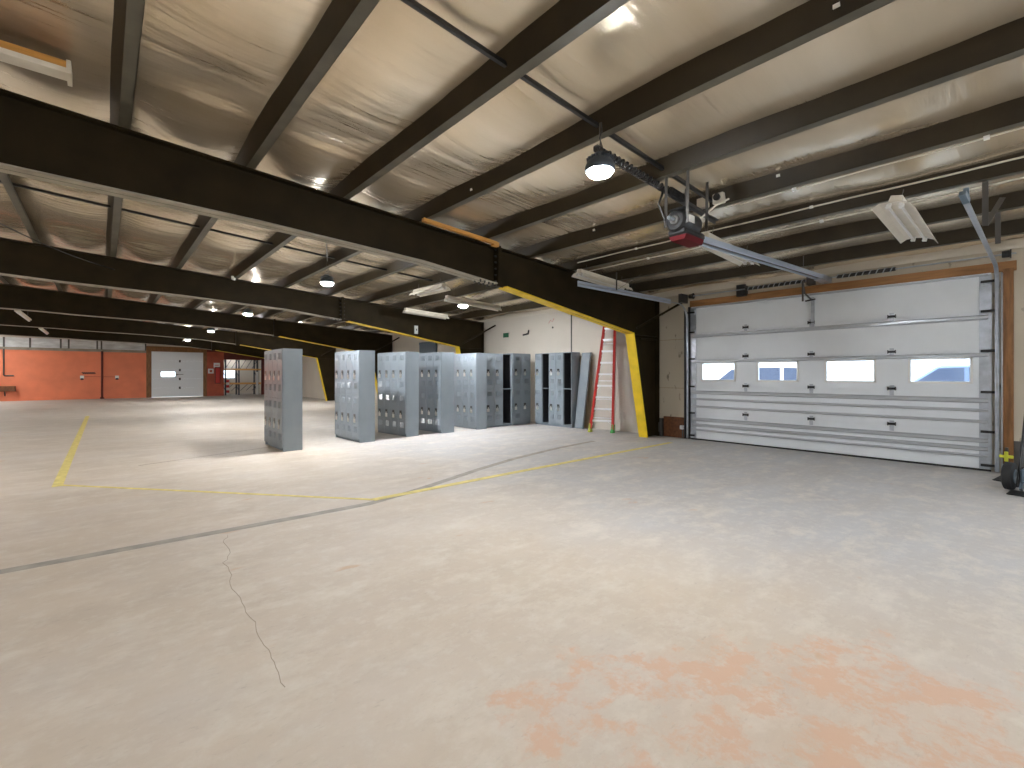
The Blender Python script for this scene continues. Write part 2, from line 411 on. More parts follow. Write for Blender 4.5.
struct(strip([px2floor(*p) for p in crk], .0038, 'floor_crack', 'crackm', 0, .0012), 'jagged hairline crack in the slab at lower left', 'floor crack')

# ------------------------------------------------------------------ portal frames
def bot(x):
    P = [(-7, 3.60), (-1.5, 3.46), (-.72, 3.42), (1.42, 3.36), (3.7, 3.24), (5.2, 3.08), (9.24, 2.46)]
    if x <= P[0][0]: return P[0][1] + .0 * x
    for a, b in zip(P, P[1:]):
        if x <= b[0]: return a[1] + (b[1] - a[1]) * (x - a[0]) / (b[0] - a[0])
    return P[-1][1]
XS, XI, XO = 5.2, 9.24, 10.32
XF = 9.80
def sweep(mb, pts, y0, y1, th):     # plate following a profile in XZ
    P = [Vector(p) for p in pts]; n = len(P); up = []
    for i in range(n):
        d = (P[min(i + 1, n - 1)] - P[max(i - 1, 0)]).normalized(); up.append(P[i] + Vector((-d.y, d.x)) * th)
    vs = []
    for p, q in zip(P, up): vs += [(p.x, y0, p.y), (p.x, y1, p.y), (q.x, y1, q.y), (q.x, y0, q.y)]
    fs = [(0, 1, 2, 3)]
    for i in range(n - 1):
        a, b = i * 4, i * 4 + 4
        for k in range(4): fs.append((a + k, b + k, b + (k + 1) % 4, a + (k + 1) % 4))
    fs.append(tuple((n - 1) * 4 + k for k in (3, 2, 1, 0)))
    mb.add(vs, fs)
def make_frame(Y, bolts=True):
    t = thing('portal_frame', '', 'steel frame', (0, Y, 0))
    xs = [-14.6, -11, -7, -1.5, -.72, 1.42, 3.7, XS - .03]
    top = [(x, zt(x)) for x in xs]; low = [(x, bot(x)) for x in xs]
    MB().prism(low + top[::-1], 'y', -.008, .008).build('rafter_web', 'beam', t)
    w = .12
    mb = MB(); sweep(mb, [(x, z - .02) for x, z in top], -w, w, .018); mb.build('top_flange', 'beam', t)
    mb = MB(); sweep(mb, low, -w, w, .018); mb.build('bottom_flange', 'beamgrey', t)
    hz = [(XS + .03, bot(XS)), (7.2, bot(7.2)), (XI, 2.46), (XF, 0), (XO, 0), (XO, zt(XO) - .02), (XS + .03, zt(XS) - .02)]
    MB().prism(hz, 'y', -.008, .008).build('haunch_web', 'beam', t)
    mb = MB(); sweep(mb, [(XS + .03, zt(XS) - .02), (XO, zt(XO) - .02)], -w, w, .018); mb.box(XO - .018, XO, -w, w, 0, zt(XO) - .02)
    mb.build('outer_flange', 'beam', t)
    mb = MB(); sweep(mb, [(XS + .18, bot(XS + .18)), (7.2, bot(7.2)), (XI, 2.46)], -w, w, .02)
    mb.prism([(XI - .004, 2.475), (XI + .02, 2.475), (XF + .02, 0), (XF - .005, 0)], 'y', -w, w)
    y_ = mb.build('haunch_flange', 'yellow', t); y_['label'] = 'yellow painted inner edge'
    for s in (-1, 1): MB().box(XS + s * .015 - .014, XS + s * .015 + .014, -w - .015, w + .015, bot(XS) - .035, zt(XS) + .02).build('splice_plate', 'beam', t)
    MB().box(XI + .02, XO - .02, -.10, .10, 2.44, 2.46).build('stiffener_plate', 'beam', t)
    if bolts:
        b0 = MB().lathe([(.018, 0), (.018, .02), (.010, .02), (.010, .045)], (0, 0, 0), 'z', 6).build('bolt', 'bolt', t)
        spots = []
        for s in (-1, 1):
            for i in range(6):
                for yy in (-.075, .075): spots.append(((XS + s * .03, yy, bot(XS) + .05 + i * .11), (0, s * PI / 2, 0)))
            for i in range(5): x = XS - .28 + i * .09 - .1; spots.append(((x, s * .08, bot(x)), (PI, 0, 0)))
        for k, (l, r) in enumerate(spots):
            b = b0 if k == 0 else b0.copy()
            if k: COL.objects.link(b); b.parent = t
            b.location = l; b.rotation_euler = r
    MB().bar((9.45, -.05, 2.60), (10.36, -.74, 3.24), .05, .05).build('knee_brace', 'beam', t)
    MB().tube([(9.62, -.03, 2.36), (10.36, -.06, 2.36)], .022, 8).build('girt_stub', 'beam', t)
    return t
lab = ['nearest dark steel portal frame, its yellow column edge beside the red stepladder',
       'second dark steel portal frame, its column standing behind the row of lockers',
       'third dark steel portal frame, its yellow column edge showing between two locker banks',
       'fourth dark steel portal frame, its yellow column edge showing right of the lone locker',
       'farthest dark steel portal frame, closest to the orange end wall']
f0 = make_frame(FR[0]); f0['label'] = lab[0]; f0['group'] = 'steel portal frames'
c = copy_tree(f0); c.location = (0, FR[1], 0); c['label'] = lab[1]
f2_ = make_frame(FR[2], False); f2_['label'] = lab[2]; f2_['group'] = 'steel portal frames'
for Y, l in zip(FR[3:], lab[3:]):
    c = copy_tree(f2_); c.location = (0, Y, 0); c['label'] = l

# ------------------------------------------------------------------ purlins (Z sections running the length of the hall)
ordn = ['first', 'second', 'third', 'fourth', 'fifth', 'sixth', 'seventh', 'eighth', 'ninth', 'tenth', 'eleventh', 'twelfth', 'thirteenth']
for k, xr in enumerate(reversed(PX)):
    zb = zt(xr) + .001; xw_ = xr - .095
    if xr > 9.6: continue
    mb = MB()
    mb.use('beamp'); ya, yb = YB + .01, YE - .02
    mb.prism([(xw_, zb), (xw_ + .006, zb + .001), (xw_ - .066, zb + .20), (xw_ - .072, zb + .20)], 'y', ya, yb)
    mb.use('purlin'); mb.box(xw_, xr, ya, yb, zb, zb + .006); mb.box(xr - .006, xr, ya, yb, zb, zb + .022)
    o = mb.build('roof_purlin')
    tag(o, 'olive steel roof purlin, %s one out from the garage door wall' % ordn[k], 'purlin', 'roof purlins')

# bridging bars between purlins
def bridging(x_a, x_b, y, label, group, m='black'):
    za, zb = zt(x_a) + .07, zt(x_b) + .07
    o = MB().bar((x_a, y, za), (x_b, y, zb), .035, .035).build('bridging_bar', m)
    tag(o, label, 'bar', group)
P_ = [x for x in PX if -2.2 < x < 6.2]
onames = {round(x, 2): ordn[k] for k, x in enumerate(reversed(PX))}
for bay, y, g_ in ((0, 2.85, 'bridging bars in the nearest bay'), (1, 9.65, 'bridging bars beyond the nearest frame')):
    for a, b in zip(P_, P_[1:]):
        bridging(a - .085, b - .1, y, ('dark bridging bar between the %s and %s purlins, %s' % (onames[round(b, 2)], onames[round(a, 2)],
                 'nearer the camera than the nearest frame' if bay == 0 else 'just beyond the nearest frame')), g_)
# perforated angle carrying the door opener, with coiled cable
t = thing('perforated_angle', 'long dark perforated steel angle under the purlins above the door opener', 'bracket', (0, 2.98, 0))
mb = MB(); mb.bar((3.72, 0, 3.80), (6.35, 0, 3.62), .05, .006); mb.bar((3.72, .025, 3.775), (6.35, .025, 3.595), .006, .05)
mb.build('angle', 'darksteel', t)
mb = MB()
for i in range(20):
    x = 3.85 + i * .12; mb.lathe([(.012, 0), (.012, .003)], (x, .03, 3.765 - (x - 3.72) * .0685), 'y', 8)
mb.build('hole', 'black', t)
pts = []
for i in range(160):
    a = i * .55; x = 3.80 + i * .0065; pts.append((x, 2.93 + .035 * math.sin(a), 3.745 - (x - 3.72) * .0685 + .03 * math.cos(a)))
tag(MB().tube(pts, .011, 6).build('coiled_cable', 'black', smooth=True), 'black coiled cable wound along the perforated angle by the nearest lamp', 'cable')
pts = []
for i in range(90):
    a = i * .62; x = 5.0 + i * .0035; pts.append((x, 2.92 + .04 * math.sin(a), 3.67 - (x - 5) * .0685 + .04 * math.cos(a)))
tag(MB().tube(pts, .010, 6).build('coiled_cable', 'rubber', smooth=True), 'short black spiral cable near the door opener', 'cable')

# conduits and cables along the purlins
def conduit(x, z, ya, yb, label, r=.011, clips=3, drop=None):
    t = thing('conduit', label, 'conduit', (x, ya, z), 0, 'conduits along the roof purlins')
    n = 18; pts = [(0, (yb - ya) * i / n, .004 * math.sin(i * 1.7)) for i in range(n + 1)]
    if drop: pts += drop
    MB().tube(pts, r, 8).build('pipe', 'cream', t, True)
    for i in range(clips):
        y = (yb - ya) * (i + .5) / clips
        MB().box(-.02, .02, y - .02, y + .02, -.016, .016).build('clip', 'whitep', t)
conduit(5.905, zt(6.035) + .14, -2.0, 6.1, 'cream conduit high on the web of the fourth purlin from the garage door wall')
conduit(6.05, zt(6.035) - .014, -2.0, 2.72, 'cream conduit under the flange of the fourth purlin, ending at the opener', .008)
conduit(7.06, zt(7.2) + .125, -2.0, 6.1, 'cream conduit on the web of the third purlin from the garage door wall')
conduit(7.30, zt(7.2) - .02, -2.0, 6.0, 'cream conduit beside the third purlin passing above the opener rail', .009)
# small clips hanging from purlins
t0_ = None
for i, (xr, ys) in enumerate(((3.70, (.9, 4.9)), (4.88, (.55, 3.9)), (6.04, (.5, 1.7, 4.6)), (7.2, (.4, 1.6, 4.4)))):
    for j, y in enumerate(ys):
        o = MB().box(-.012, .012, -.02, .02, 0, .06).box(-.02, .0, -.012, .012, .055, .065).build('purlin_clip', 'whitep', loc=(xr - .105, y, zt(xr) + .06))
        tag(o, 'tiny white clip on the web of a roof purlin in the nearest bay', 'clip', 'white clips on the purlins')

# ------------------------------------------------------------------ LED high bay lamps
def make_lamp():
    t = thing('high_bay_lamp', '', 'lamp')
    prof = [(.055, .17), (.065, .165), (.075, .12), (.13, .105), (.15, .075), (.165, .05), (.168, .02), (.16, 0), (.145, 0), (.145, .01)]
    h = MB().lathe(prof, n=28).build('housing', 'heatsink', t, True)
    mb = MB()
    for k in range(18):
        a = 2 * PI * k / 18; c, s_ = math.cos(a), math.sin(a)
        mb.bar((.06 * c, .06 * s_, .13), (.145 * c, .145 * s_, .095), .006, .05)
    mb.build('fin', 'heatsink', h)
    MB().lathe([(.001, .004), (.143, .004), (.143, -.006), (.125, -.030), (.08, -.046), (.001, -.052)], n=20).build('lens', 'lens', t)
    mb = MB(); pts = [(.03 * math.cos(a), 0, .20 + .03 * math.sin(a)) for a in [2 * PI * i / 12 for i in range(13)]]
    mb.tube(pts, .006, 6); mb.tube([(0, 0, .22), (.01, 0, .30), (-.008, 0, .36), (0, 0, .45)], .005, 6)
    mb.build('hanging_hook', 'darksteel', t, True)
    MB().tube([(.03, 0, .16), (.07, .02, .25), (.03, .03, .33), (.06, .02, .40), (.02, 0, .46)], .007, 6).build('cord', 'black', t, True)
    return t
lamps = [((3.46, 2.72, 3.38), 'nearest lit round high bay lamp, hanging above the middle of the floor'),
         ((3.49, 9.79, 3.40), 'lit round high bay lamp hanging just in front of the second frame'),
         ((7.10, 10.05, 3.31), 'lit round high bay lamp above the lockers near the side wall'),
         ((3.41, 16.39, 3.40), 'lit round high bay lamp hanging just in front of the third frame'),
         ((3.53, 23.8, 3.40), 'larger of the two far lamp discs beneath the distant frames'),
         ((3.47, 30.7, 3.40), 'farthest and smallest lit lamp disc, nearest the grey far door'),
         ((6.2, -1.9, 3.42), 'added unseen round high bay lamp by the open door behind the camera'),  # this and all lamps below are unseen, added to brighten the hall
         ((3.46, -4.4, 3.38), 'added unseen round high bay lamp hung behind the camera'),
         ((-4.2, -4.4, 3.5), 'added unseen round high bay lamp in the rear left corner behind the camera'),
         ((-4.2, 2.72, 3.5), 'added round high bay lamp out of view left of the camera'),
         ((-4.2, 9.79, 3.5), 'added unseen round high bay lamp left of the yellow line, in front of second frame'),
         ((-5.2, 16.39, 3.5), 'added unseen round high bay lamp left of the yellow line, in front of third frame'),
         ((-5.6, 24.2, 3.5), 'added unseen round high bay lamp left of the yellow line, before the fourth frame'),
         ((-6.2, 31.5, 3.5), 'added unseen round high bay lamp close to the left part of the orange wall'),
         ((7.1, 24.2, 3.39), 'added unseen round high bay lamp over the far right part of the hall'),
         ((7.9, 42.3, 2.95), 'added unseen round high bay lamp inside the storage bay behind the rack'),
         ((-1.2, -2.4, 3.5), 'added unseen round high bay lamp just behind and left of the camera'),
         ((-5.4, 36.8, 3.5), 'added unseen round high bay lamp close in front of the orange wall')]
L0 = make_lamp()
for i, (p, l) in enumerate(lamps):
    o = L0 if i == 0 else copy_tree(L0)
    o.scale = (.82, .82, 1)
    o.location = p; o['label'] = l; o['group'] = 'round high bay lamps'
    if p[1] > 9:
        for ch in o.children:
            if ch.name.startswith('lens'): ch.data = ch.data.copy(); ch.data.materials[0] = M['lensdim' if p[1] > 40 else 'lensfar' if p[1] > 11 else 'lensmid']

# ------------------------------------------------------------------ fluorescent fixtures (switched off)
def make_fixture(name, L_=1.5, W=.30, reflector=True, m='fixture'):
    t = thing(name, '', 'light fixture')
    # housing spine
    MB().prism([(-.06, .02), (.06, .02), (.05, .085), (-.05, .085)], 'x', -L_ / 2 + .02, L_ / 2 - .02).build('housing', m, t, bevel=.004)
    if reflector:
        mb = MB(); h = W / 2
        prof = [(-h, -.05), (-h * .72, .0), (-h * .25, .02), (h * .25, .02), (h * .72, .0), (h, -.05)]
        inn = [(a, b - .006) for a, b in prof]
        mb.prism(prof + inn[::-1], 'x', -L_ / 2, L_ / 2); mb.build('reflector', m, t)
    tb = []
    for s in (-.055, .055):
        MB().lathe([(.012, -L_ / 2 + .05), (.012, L_ / 2 - .05)], (0, s, -.018), 'x', 10).build('tube', 'whitep', t, True)
        for e in (-1, 1): MB().box(e * (L_ / 2 - .06) - .018, e * (L_ / 2 - .06) + .018, s - .02, s + .02, -.04, .018).build('lamp_holder', 'whitep', t)
    for e in (-1, 1):
        MB().tube([(e * L_ * .36, 0, .08), (e * L_ * .36, 0, .20)], .004, 6).build('hanger', 'darksteel', t)
    return t
FX = [((6.85, 1.03, 3.22), 0, 1.5, .36, 'off cream reflector fixture hanging at the right, above the garage door side', math.radians(12)),
      ((6.70, 2.98, 3.26), 0, 1.5, .30, 'off cream reflector fixture hanging just beside the garage door opener', math.radians(10)),
      ((7.40, 5.72, 3.34), 0, 1.55, .30, 'off cream fixture hung against the nearest frame, above the left door track', math.radians(6)),
      ((7.38, 12.35, 3.34), 0, 1.5, .20, 'off white fixture hung low against the web of the second frame', 0),
      ((7.25, 9.78, 3.34), 0, 1.75, .15, 'off white fixture crossing behind the lit lamp above the lockers', 0),
      ((5.5, 9.1, 3.39), PI / 2 + .05, 1.2, .30, 'off cream reflector fixture left of the lamp above the lockers', 0)]
for i, (p, rz, L_, W, l, tilt) in enumerate(FX):
    f = make_fixture('strip_light', L_, W); f.location = p; f.rotation_euler = (tilt, .055 if rz == 0 else 0, rz); f['label'] = l; f['group'] = 'switched off strip lights'
# amber / cream box fixture at upper left and the amber batten by the first frame
t = thing('box_light', 'amber sided cream box fixture at the upper left of the roof', 'light fixture', (-.93, 5.55, 4.075), 0)
t.scale = (1, 1, .62)
MB().box(-1.2, .72, -.11, .11, .03, .12).build('housing', 'batten', t, bevel=.006)
MB().prism([(-.10, .03), (.10, .03), (.075, -.02), (-.075, -.02)], 'x', -1.2, .70).build('diffuser', 'fixture', t)
MB().box(.70, .73, -.12, .12, -.05, .13).build('end_cap', 'fixture', t)
t = thing('timber_batten', 'orange timber batten lying against the roof above the nearest frame', 'batten', (0, 0, 0))
MB().bar((3.58, 6.1, zt(3.6) - .025), (4.98, 6.1, zt(4.98) - .03), .07, .05).build('plank', 'batten', t)
MB().bar((4.90, 6.1, zt(4.9) - .05), (5.02, 6.1, zt(5.0) - .05), .075, .07).build('end_block', 'batten', t)
# lone tube strip lights far left
for y, l in ((22.75, 'nearer of two pale tube strips hung at far left between the frames'), (30.0, 'farther of two pale tube strips hung at far left, above the orange wall')):
    t = thing('tube_strip', l, 'light fixture', (-1.98, y - .3, 3.46), 0, 'tube strips at far left')
    MB().box(-.06, .06, -1.6, 1.6, .0, .05).build('housing', 'fixture', t)
    MB().lathe([(.03, -1.55), (.03, 1.55)], (0, 0, -.02), 'y', 10).build('tube', 'whitep', t, True)
    for e in (-1, 1): MB().tube([(0, e * 1.2, .05), (0, e * 1.2, .68)], .006, 6).build('hanger', 'darksteel', t)

# ------------------------------------------------------------------ garage door (sectional)
XD = 10.36
Y0, Y1 = .57, 5.48
d = bpy.data.objects.new('door_1', None); COL.objects.link(d)
struct(d, 'wide white sectional garage door with four small windows', 'garage door')
SEC = [.03, .62, 1.235, 1.875, 2.49, 3.09]
winY = [1.165, 2.395, 3.625, 4.845]
for i in range(5):
    z0, z1 = SEC[i] + .004, SEC[i + 1] - .004
    mb = MB()
    if i == 2:
        a, b = 1.375, 1.775
        mb.box(XD, XD + .045, Y0, Y1, z0, a); mb.box(XD, XD + .045, Y0, Y1, b, z1)
        edges = [Y0] + [e for w in winY for e in (w - .385, w + .385)] + [Y1]
        for k in range(0, len(edges), 2): mb.box(XD, XD + .045, edges[k], edges[k + 1], a, b)
    else: mb.box(XD, XD + .045, Y0, Y1, z0, z1)
    mb.box(XD - .006, XD, Y0, Y1, z0 + .02, z0 + .05); mb.box(XD - .006, XD, Y0, Y1, z1 - .05, z1 - .02)
    if i < 4: mb.box(XD + .02, XD + .05, Y0, Y1, SEC[i + 1] - .02, SEC[i + 1] + .02)
    mb.build('door_section', 'doorpaint', d)
for w in winY:
    mb = MB()
    mb.box(XD - .015, XD + .05, w - .395, w + .395, 1.36, 1.395); mb.box(XD - .015, XD + .05, w - .395, w + .395, 1.755, 1.79)
    mb.box(XD - .015, XD + .05, w - .395, w - .36, 1.36, 1.79); mb.box(XD - .015, XD + .05, w + .36, w + .395, 1.36, 1.79)
    f = mb.build('window_frame', 'whitep', d, bevel=.004)
    MB().box(XD + .018, XD + .024, w - .36, w + .36, 1.395, 1.755).build('pane', 'glass', f)
for z, h in ((3.055, .035), (2.40, .085), (1.815, .07), (1.10, .085), (.945, .05), (.77, .05), (.475, .08), (.345, .07), (.235, .04)):
    MB().prism([(XD, z - h / 2), (XD - .022, z - h / 2 + .008), (XD - .05, z - h * .22), (XD - .05, z + h * .22), (XD - .022, z + h / 2 - .008), (XD, z + h / 2)], 'y', Y0 + .03, Y1 - .03).build('strut', 'strut', d) if False else \
    MB().add([(x, y, zz) for y in (Y0 + .03, Y1 - .03) for x, zz in ((XD, z - h / 2), (XD - .022, z - h / 2 + .008), (XD - .05, z - h * .22), (XD - .05, z + h * .22), (XD - .022, z + h / 2 - .008), (XD, z + h / 2))],
             [(0, 1, 2, 3, 4, 5), (11, 10, 9, 8, 7, 6)] + [(k, k + 6, (k + 1) % 6 + 6, (k + 1) % 6) for k in range(6)]).build('strut', 'strut', d)
hm = None
for z in (.62, 1.235, 1.875, 2.49):
    for y in (1.78, 3.01, 4.24):
        if hm is None:
            mb = MB().use('galv'); mb.box(-.008, 0, -.03, .03, -.09, .09); mb.use('black'); mb.lathe([(.018, -.055), (.018, .055)], (-.018, 0, .03), 'y', 10)
            mb.box(-.03, 0, -.058, -.045, .0, .06); mb.box(-.03, 0, .045, .058, .0, .06)
            o = mb.build('hinge', None, d, loc=(XD - .006, y, z)); hm = o
        else:
            o = hm.copy(); COL.objects.link(o); o.parent = d; o.location = (XD - .006, y, z)
rm = None
for ye, sgn in ((Y0 + .06, -1), (Y1 - .06, 1)):
    MB().box(XD - .012, XD - .001, ye - .07, ye + .07, .04, 3.06).build('end_stile', 'galv', d)
    for z in (.10, .62, 1.235, 1.875, 2.49, 2.95):
        mb = MB().use('galv'); mb.box(XD - .045, XD - .012, ye - .05, ye + .05, z - .05, z + .05); mb.use('black'); mb.lathe([(.02, -.05 if sgn > 0 else -.14), (.02, .14 if sgn > 0 else .05)], (XD - .055, ye, z), 'y', 10)
        mb.build('roller_hinge', None, d)
MB().box(XD + .005, XD + .04, Y0, Y1, .0, .032).build('bottom_seal', 'rubber', d)
# black dots of opener arm bracket on door
t = thing('lift_bracket', 'galvanised arm and bracket on the upper garage door panel', 'bracket', (XD, 2.98, 2.7))
MB().bar((-.03, 0, -.27), (-.03, 0, .30), .055, .02, (1, 0, 0)).build('bracket', 'galv', t)
MB().tube([(-.05, .02, .26), (-.16, .10, .38), (-.20, .12, .62)], .016, 8).build('lever', 'darksteel', t)
MB().bar((-.20, .12, .22), (-.20, .12, .60), .03, .012, (1, 0, 0)).build('hanging_strap', 'darksteel', t)
MB().tube([(-.05, -.05, .26), (-.05, .12, .24)], .015, 8).build('pin', 'black', t)

# tracks
def track(name, y, s, xe, label, ze=3.14):
    t = thing(name, label, 'door track', (0, y, 0), 0, 'garage door tracks')
    pts = [(10.28, 0, z) for z in (.02, 1.0, 2.0, 2.75)]
    for k in range(1, 8):
        a = PI / 2 * k / 7; pts.append((10.28 - .38 * (1 - math.cos(a)), 0, 2.75 + .38 * math.sin(a)))
    pts += [(x, 0, 3.13 + (ze - 3.13) * (9.9 - x) / (9.9 - xe)) for x in (9.0, 8.0, 7.0, xe)]
    mb = MB()
    for off in (-.018, .018):
        mb.tube([(p[0], p[1] + off, p[2]) for p in pts], .007, 6)
    for a, b in zip(pts, pts[1:]): mb.bar(a, b, .034, .006, (0, 0, 1) if abs(a[0] - b[0]) > abs(a[2] - b[2]) else (1, 0, 0))
    mb.build('rail', 'galv', t, True)
    MB().box(9.98, 10.30, -.025, .025, .02, .3).build('flag_bracket', 'darksteel', t) if False else None
    return t
tl = track('door_track', 5.53, 1, 6.45, 'galvanised left garage door track curving out to the nearest frame')
mb = MB(); mb.box(6.45, 9.6, .03, .05, 3.10, 3.20); mb.build('stiffener_angle', 'railsteel', tl)
for x in (7.55,):
    MB().bar((x, 0, 3.16), (x, 0, 3.50), .03, .004, (1, 0, 0)).bar((x, 0, 3.16), (x + .45, -.25, 3.48), .03, .004).build('hanger_strap', 'darksteel', tl)
MB().box(9.95, 10.23, -.04, .04, 3.16, 3.36).build('corner_plate', 'darksteel', tl)
MB().box(10.22, 10.34, .035, .05, .02, 3.0).build('wall_angle', 'black', tl)
trk = track('door_track', .50, -1, 6.15, 'galvanised right garage door track rising toward the camera', 3.12)
MB().bar((6.15, 0, 3.14), (6.05, .02, 3.20), .05, .05).bar((6.13, 0, 3.16), (6.13, 0, 3.26), .04, .04).build('end_stop', 'bluegrey', trk)
MB().box(10.20, 10.36, -.06, -.045, .02, 3.05).build('wall_angle', 'galv', trk)
for (xa, xb, ya, yb) in ((7.2, 7.2, -.06, -.06), (7.2, 7.9, -.06, -.16), (8.36, 8.36, -.10, -.10)):
    MB().bar((xa, ya, 3.12 if xa < 8 else 3.13), (xb, yb, zt(xb) + .02), .05, .006, (1, 0, 0)).build('perforated_strap', 'darksteel', trk)

# torsion shaft, springs and drums above the door
t = thing('torsion_spring', 'black torsion spring assembly on the wall above the garage door', 'door spring', (10.30, 0, 3.33))
MB().tube([(0, .30, 0), (0, 5.55, 0)], .014, 10).build('shaft', 'galv', t, True)
for ya, yb in ((1.72, 2.58), (3.10, 4.22)):
    MB().tube([(0, ya, 0), (0, yb, 0)], .032, 12).build('spring_core', 'black', t)
    pts = []; n = int((yb - ya) / .10 * 14)
    for i in range(n + 1):
        a = i * 2 * PI / 14; pts.append((.036 * math.cos(a), ya + (yb - ya) * i / n, .036 * math.sin(a)))
    MB().tube(pts, .009, 5).build('coil', 'whitep' if False else 'galv', t)
for y in (.40, 5.44): MB().lathe([(.03, -.05), (.07, -.05), (.07, -.04), (.055, -.03), (.05, .05), (.03, .05)], (0, y, 0), 'y', 16).build('cable_drum', 'black', t)
MB().box(-.04, .11, 4.22, 4.40, -.14, -.02).box(-.04, .11, 4.22, 4.40, .01, .10).box(.0, .11, 4.26, 4.36, -.02, .01).build('anchor_plate', 'black', t)
MB().box(-.03, .11, 2.95, 3.07, -.08, .14).build('centre_bracket', 'darksteel', t)

# timber header and jambs
struct(MB().box(XW - .045, XW, .30, 5.52, 3.085, 3.235).build('trim_4', 'wood', bevel=.004), 'orange brown timber header above the garage door', 'trim')
struct(MB().box(XW - .07, XW, .33, .455, 0, 3.12).build('trim_5', 'woodv', bevel=.004), 'orange brown timber jamb right of the garage door', 'trim')
struct(MB().box(XW - .03, XW, 5.50, 5.57, 0, 3.1).build('trim_6', 'darksteel'), 'dark steel edge left of the garage door', 'trim')
struct(MB().box(XW - .03, XW, -.08, .33, 0, .5).build('trim_7', 'darksteel'), 'dark base board by the hand truck', 'trim')

# ------------------------------------------------------------------ door opener
t = thing('door_opener', 'black garage door opener motor with red cover hung from the roof', 'door opener', (5.05, 2.72, 3.12))
MB().box(-.24, .22, -.11, .11, -.06, .02).build('base_case', 'black', t, bevel=.02)
MB().lathe([(.0, -.27), (.10, -.27), (.125, -.24), (.13, -.12), (.13, .10), (.10, .15), (.0, .16)], (0, 0, .10), 'x', 22).build('motor', 'black', t, True)
MB().lathe([(.0, -.29), (.045, -.29), (.06, -.27), (.06, -.26), (.0, -.26)], (0, 0, .10), 'x', 18).build('motor_cap', 'darksteel', t, True)
MB().lathe([(.012, -.40), (.02, -.40), (.02, -.30), (.012, -.30)], (0, 0, .10), 'x', 12).build('motor_shaft', 'galv', t, True)
MB().box(-.24, -.08, -.10, .10, .22, .245).build('capacitor_cover', 'black', t, bevel=.01)
MB().bar((-.20, -.131, .11), (-.08, -.131, .11), .006, .08).build('rating_label', 'whitep', t)
MB().prism([(-.09, -.115), (.07, -.115), (.10, -.06), (-.11, -.06)], 'x', -.22, .18).build('red_cover', 'redtag', t)
for x, y in ((-.24, -.13), (-.24, .13), (.20, -.13), (.20, .13)):
    MB().bar((x, y, .05), (x + .02, y, zt(5.05 + x) - 3.12 + .01), .035, .004, (1, 0, 0)).build('hanger_strap', 'darksteel', t)
MB().tube([(.2, .05, .08), (.34, .02, .25), (.5, -.1, .42), (.62, -.2, .50)], .012, 8).build('power_cord', 'cream', t, True)
MB().tube([(-.3, .1, .1), (-.34, .16, .3), (-.2, .2, .45), (-.1, .24, .58)], .012, 8).build('loose_cord', 'black', t, True)
mb = MB()
for s in (-.055, .055):
    mb.bar((.22, s, -.02), (4.72, s, .156), .035, .06)
mb.build('rail', 'railsteel', t)
MB().bar((.25, 0, -.025), (4.70, 0, .148), .06, .02).build('chain_channel', 'black', t)
MB().box(4.70, 5.21, -.07, .07, .10, .20).build('header_bracket', 'galv', t)
MB().bar((3.9, 0, .13), (3.9, 0, .40), .03, .004, (0, 1, 0)).build('rail_hanger', 'darksteel', t)
# junction boxes above
for (y, l, m) in ((2.95, 'square beige junction box on the purlin behind the door opener', 'cream'), (2.74, 'open beige junction box with a lamp socket beside the door opener', 'cream')):
    t = thing('junction_box', l, 'junction box', (5.90, y, zt(6.0) + .07), 0)
    t.scale = (1, 1.25, 1.3); MB().box(-.05, .03, -.055, .055, -.055, .045).build('box', m, t, bevel=.006)
    if y < 2.8: MB().lathe([(.035, -.085), (.03, -.06), (.03, -.05)], (0, 0, 0), 'x', 14).build('socket', 'black', t, True)
    else: MB().box(-.054, -.05, -.05, .05, -.05, .04).build('cover', 'cream', t)

# ------------------------------------------------------------------ lockers
def make_door(w, h):
    mb = MB()
    mb.box(-.022, -.004, .004, w - .004, .004, h - .004)
    lw = w * .46; c = w / 2
    for zc in (h - .14, .20):
        for k in range(5):
            z = zc - .055 + k * .026
            mb.add([(-.022, c - lw / 2, z + .020), (-.022, c + lw / 2, z + .020), (-.034, c + lw / 2, z), (-.034, c - lw / 2, z), (-.022, c - lw / 2, z), (-.022, c + lw / 2, z)],
                   [(0, 1, 2, 3), (3, 2, 5, 4), (0, 3, 4), (1, 5, 2)])
    return mb
def make_handle(w):
    mb = MB().use('handledark'); mb.box(-.028, -.02, w * .66 - .042, w * .66 + .042, -.01, .09)
    mb.use('chrome'); mb.box(-.030, -.02, w * .66 - .042, w * .66 + .042, -.10, -.01); mb.box(-.036, -.024, w * .66 - .012, w * .66 + .012, -.05, .03)
    return mb
DW = .325; KICK = .0; DH = .985
proto_door = {}
def door_obj(w, h, parent, loc, flip=False):
    key = (round(w, 3), round(h, 3))
    if key not in proto_door:
        o = make_door(w, h).build('locker_door', 'locker', parent); hd = make_handle(w).build('handle', None, o, loc=(0, 0, h * .47))
        proto_door[key] = (o, hd)
        o.location = loc; return o, hd
    s, sh = proto_door[key]
    o = s.copy(); COL.objects.link(o); o.parent = parent; o.location = loc
    hd = sh.copy(); COL.objects.link(hd); hd.parent = o
    return o, hd
